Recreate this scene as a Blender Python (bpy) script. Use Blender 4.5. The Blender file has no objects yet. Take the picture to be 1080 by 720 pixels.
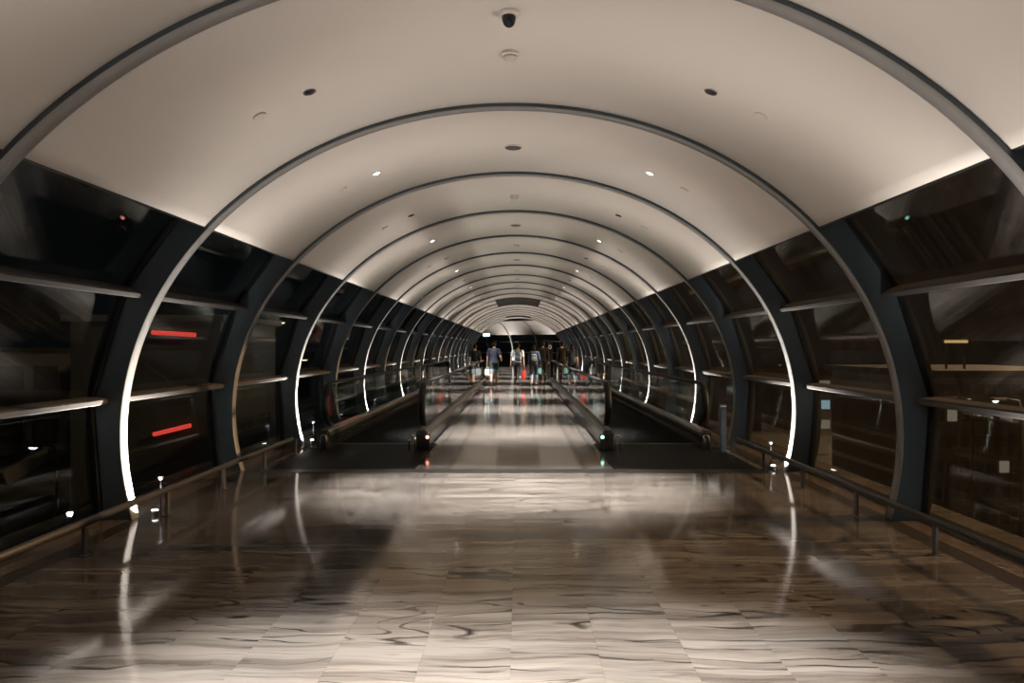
import bpy, bmesh, math, random
from mathutils import Vector, Matrix

random.seed(7)
SC = bpy.context.scene
COL = SC.collection
R = math.radians

# ------------------------------------------------------------------ camera
cd = bpy.data.cameras.new('camera')
cam = bpy.data.objects.new('camera', cd); COL.objects.link(cam)
cam.location = (0.07, 0.0, 1.55)
cam.rotation_euler = (R(90), 0, 0)
cd.sensor_width = 36; cd.lens = 24.0
cd.shift_x = -8.0 / 1080; cd.shift_y = 6.0 / 1080
cd.clip_start = 0.05; cd.clip_end = 1000
SC.camera = cam

# ------------------------------------------------------------------ world: night sky, exposure
w = bpy.data.worlds.new('night'); SC.world = w; w.use_nodes = True
w.node_tree.nodes['Background'].inputs[0].default_value = (0.30, 0.36, 0.42, 1)
w.node_tree.nodes['Background'].inputs[1].default_value = 0.006
SC.view_settings.view_transform = 'Standard'
SC.view_settings.look = 'None'
SC.view_settings.gamma = 1.0
SC.view_settings.use_curve_mapping = False
SC.view_settings.exposure = 0.0
SC.cycles.caustics_reflective = False

# power of the place's own lamps and the added ceiling fill
P_DOWN = 2900.0      # each lit recessed downlight (spot watts)
P_UP = 1250.0         # each uplight at a rib foot
P_FILL = 275.0       # fill head added beside each uplight to even out the vault
P_MAST_HIGH = 52000.0
P_MAST_LOW = 100000.0

# ------------------------------------------------------------------ helpers
def link(o, parent=None):
    COL.objects.link(o)
    if parent is not None: o.parent = parent
    return o
def mesh_of(bm, name, mats, smooth=False):
    me = bpy.data.meshes.new(name)
    bmesh.ops.recalc_face_normals(bm, faces=bm.faces[:])
    bm.to_mesh(me); bm.free()
    for m in (mats if isinstance(mats, (list, tuple)) else [mats]): me.materials.append(m)
    if smooth:
        for p in me.polygons: p.use_smooth = True
    return me
def obj(name, bm, mat, parent=None, smooth=False, loc=None):
    me = bm if isinstance(bm, bpy.types.Mesh) else mesh_of(bm, name, mat, smooth)
    o = bpy.data.objects.new(name, me)
    if loc is not None: o.location = loc
    return link(o, parent)
def tag(o, label=None, cat=None, group=None, kind=None):
    if label: o['label'] = label
    if cat: o['category'] = cat
    if group: o['group'] = group
    if kind: o['kind'] = kind
    return o
def empty(name, loc=(0, 0, 0), rz=0.0, parent=None):
    o = bpy.data.objects.new(name, None)
    o.location = loc; o.rotation_euler = (0, 0, rz); o.empty_display_size = .1
    return link(o, parent)
def copy_tree(o, parent=None):
    c = o.copy(); COL.objects.link(c); c.parent = parent
    for ch in list(o.children): copy_tree(ch, c)
    return c
def box(bm, x0, x1, y0, y1, z0, z1, mi=0, bev=0.0):
    v = [bm.verts.new(p) for p in ((x0,y0,z0),(x1,y0,z0),(x1,y1,z0),(x0,y1,z0),(x0,y0,z1),(x1,y0,z1),(x1,y1,z1),(x0,y1,z1))]
    fs = []
    for f in ((0,3,2,1),(4,5,6,7),(0,1,5,4),(1,2,6,5),(2,3,7,6),(3,0,4,7)):
        fc = bm.faces.new([v[i] for i in f]); fc.material_index = mi; fs.append(fc)
    if bev > 0:
        es = list({e for f in fs for e in f.edges})
        bmesh.ops.bevel(bm, geom=es, offset=bev, segments=2, affect='EDGES', profile=.5)
def boxbm(*a, **k):
    bm = bmesh.new(); box(bm, *a, **k); return bm
def prism(bm, prof, y0, y1, mi=0):
    """closed (x,z) outline extruded along y"""
    A = [bm.verts.new((x, y0, z)) for x, z in prof]; B = [bm.verts.new((x, y1, z)) for x, z in prof]
    n = len(prof)
    for i in range(n):
        f = bm.faces.new((A[i], A[(i+1) % n], B[(i+1) % n], B[i])); f.material_index = mi
    f = bm.faces.new(A); f.material_index = mi
    f = bm.faces.new(B[::-1]); f.material_index = mi
def frame_of(d):
    d = Vector(d).normalized()
    u = d.cross(Vector((0, 0, 1)) if abs(d.z) < .95 else Vector((0, 1, 0))).normalized()
    return u, d.cross(u).normalized()
def tube(bm, pts, r, n=10, mi=0, sx=1.0, closed=False):
    pts = [Vector(p) for p in pts]; m = len(pts); rings = []
    rr = r if isinstance(r, (list, tuple)) else [r] * m
    pu = None
    for i, p in enumerate(pts):
        if closed: d = pts[(i+1) % m] - pts[i-1]
        else: d = pts[min(i+1, m-1)] - pts[max(i-1, 0)]
        u, v = frame_of(d)
        if pu is not None:
            u = (pu - d.normalized() * pu.dot(d.normalized()))
            u = u.normalized() if u.length > 1e-6 else frame_of(d)[0]
            v = d.normalized().cross(u).normalized()
        pu = u
        rings.append([bm.verts.new(p + u * math.cos(2*math.pi*k/n) * rr[i] * sx + v * math.sin(2*math.pi*k/n) * rr[i]) for k in range(n)])
    for i in range(m if closed else m - 1):
        a, b = rings[i], rings[(i+1) % m]
        for k in range(n):
            f = bm.faces.new((a[k], a[(k+1) % n], b[(k+1) % n], b[k])); f.material_index = mi
    if not closed:
        f = bm.faces.new(rings[0][::-1]); f.material_index = mi
        f = bm.faces.new(rings[-1]); f.material_index = mi
def lathe(bm, prof, n=24, axis='Z', at=(0, 0, 0), mi=0):
    """(r, h) profile revolved; open ends capped"""
    rings = []
    for r, h in prof:
        ring = []
        for k in range(n):
            a = 2*math.pi*k/n; c, s = r*math.cos(a), r*math.sin(a)
            p = (c, s, h) if axis == 'Z' else ((h, c, s) if axis == 'X' else (c, h, s))
            ring.append(bm.verts.new(Vector(p) + Vector(at)))
        rings.append(ring)
    for i in range(len(rings)-1):
        for k in range(n):
            f = bm.faces.new((rings[i][k], rings[i][(k+1) % n], rings[i+1][(k+1) % n], rings[i+1][k])); f.material_index = mi
    f = bm.faces.new(rings[0]); f.material_index = mi
    f = bm.faces.new(rings[-1][::-1]); f.material_index = mi
WORDS = ['zeroth','first','second','third','fourth','fifth','sixth','seventh','eighth','ninth','tenth','eleventh','twelfth','thirteenth','fourteenth','fifteenth','sixteenth','seventeenth','eighteenth','nineteenth','twentieth','twenty-first','twenty-second','twenty-third','twenty-fourth','twenty-fifth']

# ------------------------------------------------------------------ materials
def new_mat(name):
    m = bpy.data.materials.new(name); m.use_nodes = True
    nt = m.node_tree
    return m, nt, nt.nodes['Principled BSDF'], nt.nodes['Material Output']
def pbr(name, col, rough=.5, metal=0.0, spec=.5, noise=0.0, nscale=8.0, coat=0.0):
    m, nt, b, out = new_mat(name)
    b.inputs['Base Color'].default_value = (*col, 1); b.inputs['Roughness'].default_value = rough
    b.inputs['Metallic'].default_value = metal; b.inputs['Specular IOR Level'].default_value = spec
    b.inputs['Coat Weight'].default_value = coat
    if noise > 0:
        tc = nt.nodes.new('ShaderNodeTexCoord'); n = nt.nodes.new('ShaderNodeTexNoise')
        n.inputs['Scale'].default_value = nscale; n.inputs['Detail'].default_value = 4
        nt.links.new(tc.outputs['Object'], n.inputs['Vector'])
        mx = nt.nodes.new('ShaderNodeMix'); mx.data_type = 'RGBA'
        mx.inputs[6].default_value = (*[c*(1-noise) for c in col], 1)
        mx.inputs[7].default_value = (*[min(1, c*(1+noise)) for c in col], 1)
        nt.links.new(n.outputs['Fac'], mx.inputs[0]); nt.links.new(mx.outputs[2], b.inputs['Base Color'])
    return m
def emit(name, col, s):
    m, nt, b, out = new_mat(name)
    b.inputs['Base Color'].default_value = (.02, .02, .02, 1)
    b.inputs['Emission Color'].default_value = (*col, 1); b.inputs['Emission Strength'].default_value = s
    return m
def glass(name, tint=(1, 1, 1), dirt=0.0, dirt_col=(.5, .4, .3), ior=1.5, rough=0.0):
    m, nt, b, out = new_mat(name); nt.nodes.remove(b)
    tr = nt.nodes.new('ShaderNodeBsdfTransparent'); tr.inputs[0].default_value = (*tint, 1)
    gl = nt.nodes.new('ShaderNodeBsdfGlossy'); gl.inputs['Roughness'].default_value = rough
    fr = nt.nodes.new('ShaderNodeFresnel'); fr.inputs['IOR'].default_value = ior
    geo = nt.nodes.new('ShaderNodeNewGeometry')          # back faces of a thin pane reflect like the front ones
    mx = nt.nodes.new('ShaderNodeMixShader')
    ior_n = nt.nodes.new('ShaderNodeMix'); ior_n.data_type = 'FLOAT'
    ior_n.inputs[2].default_value = ior; ior_n.inputs[3].default_value = 1.0 / ior
    nt.links.new(geo.outputs['Backfacing'], ior_n.inputs[0]); nt.links.new(ior_n.outputs[0], fr.inputs['IOR'])
    nt.links.new(fr.outputs[0], mx.inputs[0]); nt.links.new(tr.outputs[0], mx.inputs[1]); nt.links.new(gl.outputs[0], mx.inputs[2])
    last = mx
    if dirt > 0:
        tc = nt.nodes.new('ShaderNodeTexCoord'); mp = nt.nodes.new('ShaderNodeMapping')
        mp.inputs['Scale'].default_value = (1.0, 70.0, .7)
        oi = nt.nodes.new('ShaderNodeObjectInfo'); ad = nt.nodes.new('ShaderNodeVectorMath'); ad.operation = 'ADD'
        sc_ = nt.nodes.new('ShaderNodeVectorMath'); sc_.operation = 'SCALE'; sc_.inputs[3].default_value = 1.0
        nt.links.new(oi.outputs['Location'], sc_.inputs[0])
        nt.links.new(tc.outputs['Object'], ad.inputs[0]); nt.links.new(sc_.outputs[0], ad.inputs[1])
        nt.links.new(ad.outputs[0], mp.inputs['Vector'])
        n = nt.nodes.new('ShaderNodeTexNoise'); n.inputs['Scale'].default_value = 1.4; n.inputs['Detail'].default_value = 5
        n.inputs['Distortion'].default_value = .3
        nt.links.new(mp.outputs[0], n.inputs['Vector'])
        rp = nt.nodes.new('ShaderNodeMapRange'); rp.inputs[1].default_value = .42; rp.inputs[2].default_value = .75
        rp.inputs[3].default_value = .15*dirt; rp.inputs[4].default_value = dirt
        nt.links.new(n.outputs['Fac'], rp.inputs[0])
        df = nt.nodes.new('ShaderNodeBsdfTranslucent'); df.inputs[0].default_value = (*dirt_col, 1)
        m2 = nt.nodes.new('ShaderNodeMixShader')
        nt.links.new(rp.outputs[0], m2.inputs[0]); nt.links.new(mx.outputs[0], m2.inputs[1]); nt.links.new(df.outputs[0], m2.inputs[2])
        last = m2
    nt.links.new(last.outputs[0], out.inputs['Surface'])
    return m
def granite(name, light, mid, dark, rough=.09, per_tile=True, scale=1.0):
    m, nt, b, out = new_mat(name); L = nt.links.new; N = nt.nodes.new
    tc = N('ShaderNodeTexCoord'); oi = N('ShaderNodeObjectInfo')
    mp = N('ShaderNodeMapping')
    src = tc.outputs['Object']
    if per_tile:
        cb = N('ShaderNodeCombineXYZ')
        for i, k in enumerate((.22, .06, .16)):
            mm = N('ShaderNodeMath'); mm.operation = 'MULTIPLY'; mm.inputs[1].default_value = k
            L(oi.outputs['Random'], mm.inputs[0]); L(mm.outputs[0], cb.inputs[i])
        ad0 = N('ShaderNodeVectorMath'); ad0.operation = 'ADD'; L(src, ad0.inputs[0]); L(oi.outputs['Location'], ad0.inputs[1])
        ad = N('ShaderNodeVectorMath'); ad.operation = 'ADD'; L(ad0.outputs[0], ad.inputs[0]); L(cb.outputs[0], ad.inputs[1]); src = ad.outputs[0]
    # warp
    wn = N('ShaderNodeTexNoise'); wn.inputs['Scale'].default_value = 1.7*scale; wn.inputs['Detail'].default_value = 2
    L(src, wn.inputs['Vector'])
    ws = N('ShaderNodeVectorMath'); ws.operation = 'SCALE'; ws.inputs[3].default_value = .16; L(wn.outputs['Color'], ws.inputs[0])
    wa = N('ShaderNodeVectorMath'); wa.operation = 'ADD'; L(src, wa.inputs[0]); L(ws.outputs[0], wa.inputs[1])
    mp.inputs['Scale'].default_value = (.34*scale, 5.5*scale, 1); L(wa.outputs[0], mp.inputs['Vector'])
    n1 = N('ShaderNodeTexNoise'); n1.inputs['Scale'].default_value = 1.6; n1.inputs['Detail'].default_value = 7; n1.inputs['Roughness'].default_value = .62
    n1.inputs['Distortion'].default_value = .5
    L(mp.outputs[0], n1.inputs['Vector'])
    rp = N('ShaderNodeValToRGB'); e = rp.color_ramp.elements
    e[0].position = .36; e[0].color = (*mid, 1); e[1].position = .60; e[1].color = (*light, 1)
    L(n1.outputs['Fac'], rp.inputs[0])
    # thin dark veins where a second noise crosses its middle
    n2 = N('ShaderNodeTexNoise'); n2.inputs['Scale'].default_value = .8; n2.inputs['Detail'].default_value = 2.5; n2.inputs['Distortion'].default_value = .5
    mp2 = N('ShaderNodeMapping'); mp2.inputs['Scale'].default_value = (.42*scale, 2.6*scale, 1); mp2.inputs['Location'].default_value = (3.3, 8.1, 2)
    L(wa.outputs[0], mp2.inputs['Vector']); L(mp2.outputs[0], n2.inputs['Vector'])
    m7 = N('ShaderNodeMath'); m7.operation = 'MULTIPLY'; m7.inputs[1].default_value = 13.0; L(n2.outputs['Fac'], m7.inputs[0])
    fr = N('ShaderNodeMath'); fr.operation = 'FRACT'; L(m7.outputs[0], fr.inputs[0])
    sb = N('ShaderNodeMath'); sb.operation = 'SUBTRACT'; sb.inputs[1].default_value = .5; L(fr.outputs[0], sb.inputs[0])
    ab = N('ShaderNodeMath'); ab.operation = 'ABSOLUTE'; L(sb.outputs[0], ab.inputs[0])
    n6 = N('ShaderNodeTexNoise'); n6.inputs['Scale'].default_value = 1.3; n6.inputs['Detail'].default_value = 3; L(wa.outputs[0], n6.inputs['Vector'])
    wd_ = N('ShaderNodeMapRange'); wd_.inputs[1].default_value = .35; wd_.inputs[2].default_value = .75; wd_.inputs[3].default_value = .03; wd_.inputs[4].default_value = .20; L(n6.outputs['Fac'], wd_.inputs[0])
    mr = N('ShaderNodeMapRange'); mr.inputs[1].default_value = .01; mr.inputs[3].default_value = 1; mr.inputs[4].default_value = 0
    L(wd_.outputs[0], mr.inputs[2]); L(ab.outputs[0], mr.inputs[0])
    n3 = N('ShaderNodeTexNoise'); n3.inputs['Scale'].default_value = 1.5; n3.inputs['Detail'].default_value = 3; mp3 = N('ShaderNodeMapping'); mp3.inputs['Scale'].default_value = (.8, 2.2, 1); L(src, mp3.inputs['Vector']); L(mp3.outputs[0], n3.inputs['Vector'])
    mr3 = N('ShaderNodeMapRange'); mr3.inputs[1].default_value = .41; mr3.inputs[2].default_value = .55; L(n3.outputs['Fac'], mr3.inputs[0])
    mu = N('ShaderNodeMath'); mu.operation = 'MULTIPLY'; L(mr.outputs[0], mu.inputs[0]); L(mr3.outputs[0], mu.inputs[1])
    mx = N('ShaderNodeMix'); mx.data_type = 'RGBA'; L(mu.outputs[0], mx.inputs[0]); L(rp.outputs[0], mx.inputs[6]); mx.inputs[7].default_value = (*dark, 1)
    # each slab a touch lighter or darker
    hs = N('ShaderNodeHueSaturation'); mr4 = N('ShaderNodeMapRange'); mr4.inputs[3].default_value = .95; mr4.inputs[4].default_value = 1.04
    L(oi.outputs['Random'], mr4.inputs[0]); L(mr4.outputs[0], hs.inputs['Value']); L(mx.outputs[2], hs.inputs['Color'])
    L(hs.outputs[0], b.inputs['Base Color'])
    # fine grain in gloss
    n5 = N('ShaderNodeTexNoise'); n5.inputs['Scale'].default_value = 14; n5.inputs['Detail'].default_value = 3; L(src, n5.inputs['Vector'])
    mr5 = N('ShaderNodeMapRange'); mr5.inputs[3].default_value = rough*.7; mr5.inputs[4].default_value = rough*1.4; L(n5.outputs['Fac'], mr5.inputs[0]); L(mr5.outputs[0], b.inputs['Roughness'])
    b.inputs['Specular IOR Level'].default_value = .6
    return m

M = {}
M['plaster'] = pbr('ceiling_plaster', (.70, .625, .555), .62, noise=.025, nscale=.6)
M['web'] = pbr('rib_blue_grey_paint', (.068, .088, .102), .42)
M['flange'] = pbr('rib_flange_metal', (.24, .225, .21), .38, spec=.4)
M['black'] = pbr('black_gasket', (.008, .009, .010), .35)
M['transom'] = pbr('transom_metal', (.078, .070, .064), .45, spec=.3)
M['glassL'] = glass('window_glass', (.80, .84, .84))
M['glassR'] = glass('window_glass_rain_streaked', (.80, .82, .80), dirt=.007, dirt_col=(.62, .52, .42))
M['bglass'] = glass('balustrade_glass', (.86, .90, .88))
M['tile'] = granite('floor_granite', (.150, .131, .115), (.060, .049, .041), (.007, .0055, .0045))
M['slab'] = granite('floor_granite_far', (.150, .131, .115), (.060, .049, .041), (.007, .0055, .0045), per_tile=False)
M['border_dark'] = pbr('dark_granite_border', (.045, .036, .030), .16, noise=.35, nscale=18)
M['border_sodium'] = pbr('sodium_tinted_granite', (.14, .105, .08), .16, noise=.25, nscale=14)  # lighter brown paints in the sodium light falling along this border
M['rail'] = pbr('rail_brushed_metal', (.055, .050, .045), .35, metal=.3)
M['post'] = pbr('rail_post_metal', (.06, .052, .045), .35)
M['rubber'] = pbr('handrail_black_rubber', (.008, .008, .009), .55, spec=.2)
M['deck'] = pbr('balustrade_deck_metal', (.085, .075, .068), .36, metal=.3)
M['skirt'] = pbr('skirt_black_panel', (.022, .021, .021), .25)
M['steel'] = pbr('brushed_steel', (.62, .56, .50), .22, metal=1.0)
M['belt'] = pbr('walkway_pallet_black', (.008, .008, .008), .6, spec=.12)
M['plate'] = pbr('landing_plate_black', (.0035, .0035, .0035), .45, spec=.08, noise=.2, nscale=30)
M['threshold'] = pbr('threshold_dark_stone', (.022, .020, .018), .3, spec=.2)
M['white_plastic'] = pbr('off_white_plastic', (.66, .59, .52), .45)
M['dark_plastic'] = pbr('smoked_dome', (.006, .009, .011), .08)
M['chrome'] = pbr('chrome', (.75, .75, .75), .12, metal=1.0)
M['dl_on'] = emit('downlight_lit', (1, .97, .92), 14)
M['dl_off'] = pbr('downlight_dark_reflector', (.03, .03, .03), .15, metal=.6)
M['up_on'] = emit('uplight_lens', (1, .96, .98), 12)
M['grille'] = pbr('grille_dark_metal', (.07, .062, .056), .5)
M['red_lit'] = emit('red_indicator', (1, .30, .22), 5)
M['green_lit'] = emit('green_indicator', (.35, 1, .82), 4)
M['red_paint'] = pbr('red_disc', (.08, .010, .010), .4)
M['green_paint'] = pbr('green_disc', (.008, .028, .026), .4)
M['red_film'] = pbr('red_strip', (.52, .10, .07), .35)

# ------------------------------------------------------------------ cross section: an ellipse standing on the floor
EA, EB, EZ = 3.515, 2.967, .7425
SP, D0 = 2.39, 6.12            # rib spacing and distance of the first whole rib
FL = .12                       # flange width
K0, K1 = -4, 18
def rib_y(k): return D0 + SP * k
def ell(t, o=0.0): return (EA + o) * math.cos(t), EZ + (EB + o) * math.sin(t)
def t_of(z): return math.asin((z - EZ) / EB)
T_FLOOR, T_SILL, T_LOW, T_UP, T_EDGE = t_of(0.0), t_of(.05), t_of(1.05), t_of(1.96), t_of(2.61)
def arc_strip(bm, t0, t1, o0, o1, y0, y1, n=48, mi=0):
    """solid curved bar following the ellipse between two offsets"""
    q = []
    for i in range(n+1):
        t = t0 + (t1 - t0) * i / n
        (xa, za), (xb, zb) = ell(t, o0), ell(t, o1)
        q.append([bm.verts.new(p) for p in ((xa, y0, za), (xb, y0, zb), (xb, y1, zb), (xa, y1, za))])
    for i in range(n):
        a, b = q[i], q[i+1]
        for k in range(4):
            f = bm.faces.new((a[k], a[(k+1) % 4], b[(k+1) % 4], b[k])); f.material_index = mi
    f = bm.faces.new(q[0]); f.material_index = mi
    f = bm.faces.new(q[-1][::-1]); f.material_index = mi
PI = math.pi

# ------------------------------------------------------------------ floor
FX = 3.27
floor = obj('floor', boxbm(-4.2, 4.2, -8, 70, -.30, -.012), M['slab'])
tag(floor, 'long polished veined granite floor of the tunnel', 'floor', kind='structure')
TW, TL = .445, .89
tile_mesh = mesh_of(boxbm(-TW/2+.0003, TW/2-.0003, -TL/2+.0003, TL/2-.0003, -.012, 0.0, bev=0), 'floor_tile', M['tile'])
Y_TH0, Y_TH1 = 8.42, 8.66           # dark threshold
ntile = 0
def half_tile(x0, x1, y0, y1):
    global ntile
    ntile += 1
    me = tile_mesh
    full = abs((x1-x0) - TW) < .003 and abs((y1-y0) - TL) < .003
    if not full:
        hx, hy = (x1-x0)/2-.0003, (y1-y0)/2-.0003
        me = mesh_of(boxbm(-hx, hx, -hy, hy, -.012, 0), 'floor_tile', M['tile'])
    obj('floor_tile', me, None, floor, loc=((x0+x1)/2, (y0+y1)/2, 0))
def lay(x_lo, x_hi, y_lo, y_hi, x_org, y_org):
    i0 = math.floor((x_lo - x_org)/TW); i1 = math.ceil((x_hi - x_org)/TW)
    for i in range(i0, i1):
        xa, xb = max(x_lo, x_org+i*TW), min(x_hi, x_org+(i+1)*TW)
        if xb - xa < .02: continue
        off = (0, .31, .58)[i % 3] * TL
        j0 = math.floor((y_lo - y_org - off)/TL); j1 = math.ceil((y_hi - y_org - off)/TL)
        for j in range(j0, j1):
            ya, yb = max(y_lo, y_org+off+j*TL), min(y_hi, y_org+off+(j+1)*TL)
            if yb - ya < .02: continue
            half_tile(xa, xb, ya, yb)
lay(-FX, FX, 1.2, Y_TH0, .47, 3.53)
lay(-1.26, 1.26, Y_TH1, 21.0, .47, 3.53)
# one finished surface for the stretches too far or too oblique to show single slabs
obj('far_paving', boxbm(-1.26, 1.26, 21.0, 70, -.012, 0), M['slab'], floor)
obj('rear_paving', boxbm(-FX, FX, -8, 1.2, -.012, 0), M['slab'], floor)
bm = bmesh.new(); box(bm, -3.2, -1.26, 31.5, 70, -.012, 0); box(bm, 1.26, 3.2, 31.5, 70, -.012, 0)
obj('side_paving', bm, M['slab'], floor)
th = obj('trim_1', boxbm(-3.2, 3.2, Y_TH0, Y_TH1, -.012, .004), M['threshold'])
tag(th, 'dark stone threshold strip across the floor before the walkways', 'threshold', kind='structure')
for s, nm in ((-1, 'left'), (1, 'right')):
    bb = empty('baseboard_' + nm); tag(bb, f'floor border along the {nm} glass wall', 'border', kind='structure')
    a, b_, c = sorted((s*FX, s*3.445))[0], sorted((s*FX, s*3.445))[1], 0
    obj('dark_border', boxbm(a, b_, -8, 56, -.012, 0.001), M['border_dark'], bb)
    a, b_ = sorted((s*3.445, s*3.80)); obj('sodium_tinted_border', boxbm(a, b_, -8, 56, -.012, .002), M['border_sodium'], bb)
    a, b_ = sorted((s*3.67, s*3.80)); obj('sill', boxbm(a, b_, -8, 54, .002, .05), M['black'], bb)

# ------------------------------------------------------------------ ceiling: one curved panel per bay
def ceiling_panel_mesh(y0, y1):
    bm = bmesh.new(); arc_strip(bm, T_EDGE, PI-T_EDGE, .03, .075, y0, y1, 56)
    me = mesh_of(bm, 'ceiling_panel', M['plaster'])
    for p in me.polygons: p.use_smooth = abs(p.normal.y) < .5
    return me
cpm = ceiling_panel_mesh(0, SP)
bm = bmesh.new(); arc_strip(bm, T_EDGE, PI-T_EDGE, .09, .20, rib_y(K0), rib_y(K1)+SP, 40)
ceil = obj('ceiling', bm, M['black']); tag(ceil, 'pale barrel-vaulted ceiling running the length of the tunnel', 'ceiling', kind='structure')
for k in range(K0, K1+1):
    obj('ceiling_panel', cpm, None, ceil, loc=(0, rib_y(k), 0))
for s in (-1, 1):
    bm = bmesh.new()
    t0, t1 = (T_EDGE-.006, T_EDGE) if s > 0 else (PI-T_EDGE, PI-T_EDGE+.006)
    arc_strip(bm, t0, t1, .03, .32, rib_y(K0), rib_y(K1)+SP, 1)
    obj('edge_trim', bm, M['black'], ceil)

# ------------------------------------------------------------------ arch ribs
bm = bmesh.new(); arc_strip(bm, T_FLOOR, PI-T_FLOOR, 0, .032, 0, FL, 96)
flange_me = mesh_of(bm, 'flange', [M['flange'], M['web']])
for p in flange_me.polygons:
    p.use_smooth = abs(p.normal.y) < .5; p.material_index = 0 if abs(p.normal.y) < .5 else 1
def web_mesh(s):
    bm = bmesh.new()
    a, b_ = (T_FLOOR, T_EDGE+.01) if s > 0 else (PI-T_EDGE-.01, PI-T_FLOOR)
    arc_strip(bm, a, b_, .032, .32, .006, FL-.006, 32)
    me = mesh_of(bm, 'web', M['web'])
    for p in me.polygons: p.use_smooth = abs(p.normal.y) < .5
    return me
web_me = {s: web_mesh(s) for s in (-1, 1)}
def rib_name(k):
    n = k + 2
    return f'{WORDS[n]} arch rib from the camera' if n >= 1 else f'{WORDS[1-n]} arch rib overhead and behind the viewpoint'
tn = 1
for k in range(K0, K1+2):
    tn += 1
    r = empty(f'trim_{tn}', (0, rib_y(k), 0))
    lit = '' if k < -1 else (', its left leg lit white' if k % 2 == 0 else ', its right leg lit white')
    tag(r, rib_name(k) + lit, 'rib', 'arch ribs of the tunnel', 'structure')
    obj('flange', flange_me, None, r)
    for s in (-1, 1): obj('web', web_me[s], None, r)

# ------------------------------------------------------------------ windows: three panes and two transoms per bay and side
TS = (T_SILL, T_LOW, T_UP, T_EDGE)
def pane_mesh(s, i):
    (xa, za), (xb, zb) = ell(TS[i], .275), ell(TS[i+1], .275)
    d = Vector((xb-xa, zb-za)).normalized(); nrm = Vector((d.y, -d.x)) * .006
    g = d * .03
    q = [(xa+g.x-nrm.x, za+g.y-nrm.y), (xb-g.x-nrm.x, zb-g.y-nrm.y), (xb-g.x+nrm.x, zb-g.y+nrm.y), (xa+g.x+nrm.x, za+g.y+nrm.y)]
    bm = bmesh.new(); prism(bm, [(s*x, z) for x, z in q], FL+.02, SP-.02)
    return mesh_of(bm, 'pane', M['glassR'] if s > 0 else M['glassL'])
def frame_mesh(s):
    bm = bmesh.new()
    for y0, y1 in ((FL-.004, FL+.045), (SP-.045, SP+.004)):
        for i in range(3):
            (xa, za), (xb, zb) = ell(TS[i], .25), ell(TS[i+1], .25)
            (xc, zc), (xd, zd) = ell(TS[i], .305), ell(TS[i+1], .305)
            prism(bm, [(s*xa, za), (s*xb, zb), (s*xd, zd), (s*xc, zc)], y0, y1)
    return mesh_of(bm, 'frame', M['black'])
def transom_mesh(s, t):
    x0, z0 = ell(t, .12); x1, z1 = ell(t, .29)
    d = Vector((x1-x0, z1-z0)).normalized(); n = Vector((-d.y, d.x))*.030
    bm = bmesh.new()
    pts = [(x0-n.x*.6, z0-n.y*.6), (x0+d.x*.02-n.x, z0+d.y*.02-n.y), (x1-n.x, z1-n.y), (x1+n.x, z1+n.y), (x0+d.x*.02+n.x, z0+d.y*.02+n.y), (x0+n.x*.6, z0+n.y*.6)]
    prism(bm, [(s*x, z) for x, z in pts], FL-.02, SP+.02)
    return mesh_of(bm, 'transom', M['transom'])
pane_me = {(s, i): pane_mesh(s, i) for s in (-1, 1) for i in range(3)}
frame_me = {s: frame_mesh(s) for s in (-1, 1)}
tran_me = {(s, t): transom_mesh(s, t) for s in (-1, 1) for t in (T_LOW, T_UP)}
wn_ = 0
for s, nm in ((-1, 'left'), (1, 'right')):
    for k in range(K0, K1+1):
        wn_ += 1
        wdw = empty(f'window_{wn_}', (0, rib_y(k), 0))
        n = k + 3
        where = f'{WORDS[n]} glazed bay from the camera on the {nm} wall' if n >= 1 else f'{WORDS[1-n]} glazed bay behind the viewpoint on the {nm} wall'
        tag(wdw, where, 'window', f'{nm} wall windows', 'structure')
        for i in range(3): obj('pane', pane_me[s, i], None, wdw)
        obj('frame', frame_me[s], None, wdw)
        for t in (T_LOW, T_UP): obj('transom', tran_me[s, t], None, wdw)

# ------------------------------------------------------------------ uplights at the rib feet (left legs of even ribs, right legs of odd ribs)
def lamp(name, kind, parent, loc, rot, energy, col=(1, 1, 1), size=.03, angle=90, blend=.5):
    ld = bpy.data.lights.new(name, kind); ld.energy = energy; ld.color = col
    if kind in ('SPOT', 'POINT'): ld.shadow_soft_size = size
    if kind == 'SPOT': ld.spot_size = R(angle); ld.spot_blend = blend
    o = bpy.data.objects.new(name, ld); o.location = loc; o.rotation_euler = rot
    return link(o, parent)
def aim(v): return Vector(v).to_track_quat('-Z', 'Y').to_euler()
bmh = bmesh.new(); lathe(bmh, [(.034, 0), (.034, .035), (.03, .042)], 16); up_body = mesh_of(bmh, 'housing', M['chrome'])
bmh = bmesh.new(); lathe(bmh, [(.026, .042), (.026, .046), (.018, .050)], 16); up_lens = mesh_of(bmh, 'lens', M['up_on'])
bmh = bmesh.new(); tube(bmh, [(0, 0, 0), (0, 0, .15), (0, 0, .295)], .006, 8); fill_stem_me = mesh_of(bmh, 'fill_stem', M['rubber'], True)
bmh = bmesh.new(); lathe(bmh, [(.012, 0), (.022, .012), (.024, .035), (.019, .038)], 14); fill_head_me = mesh_of(bmh, 'fill_head', M['rubber'])
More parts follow.
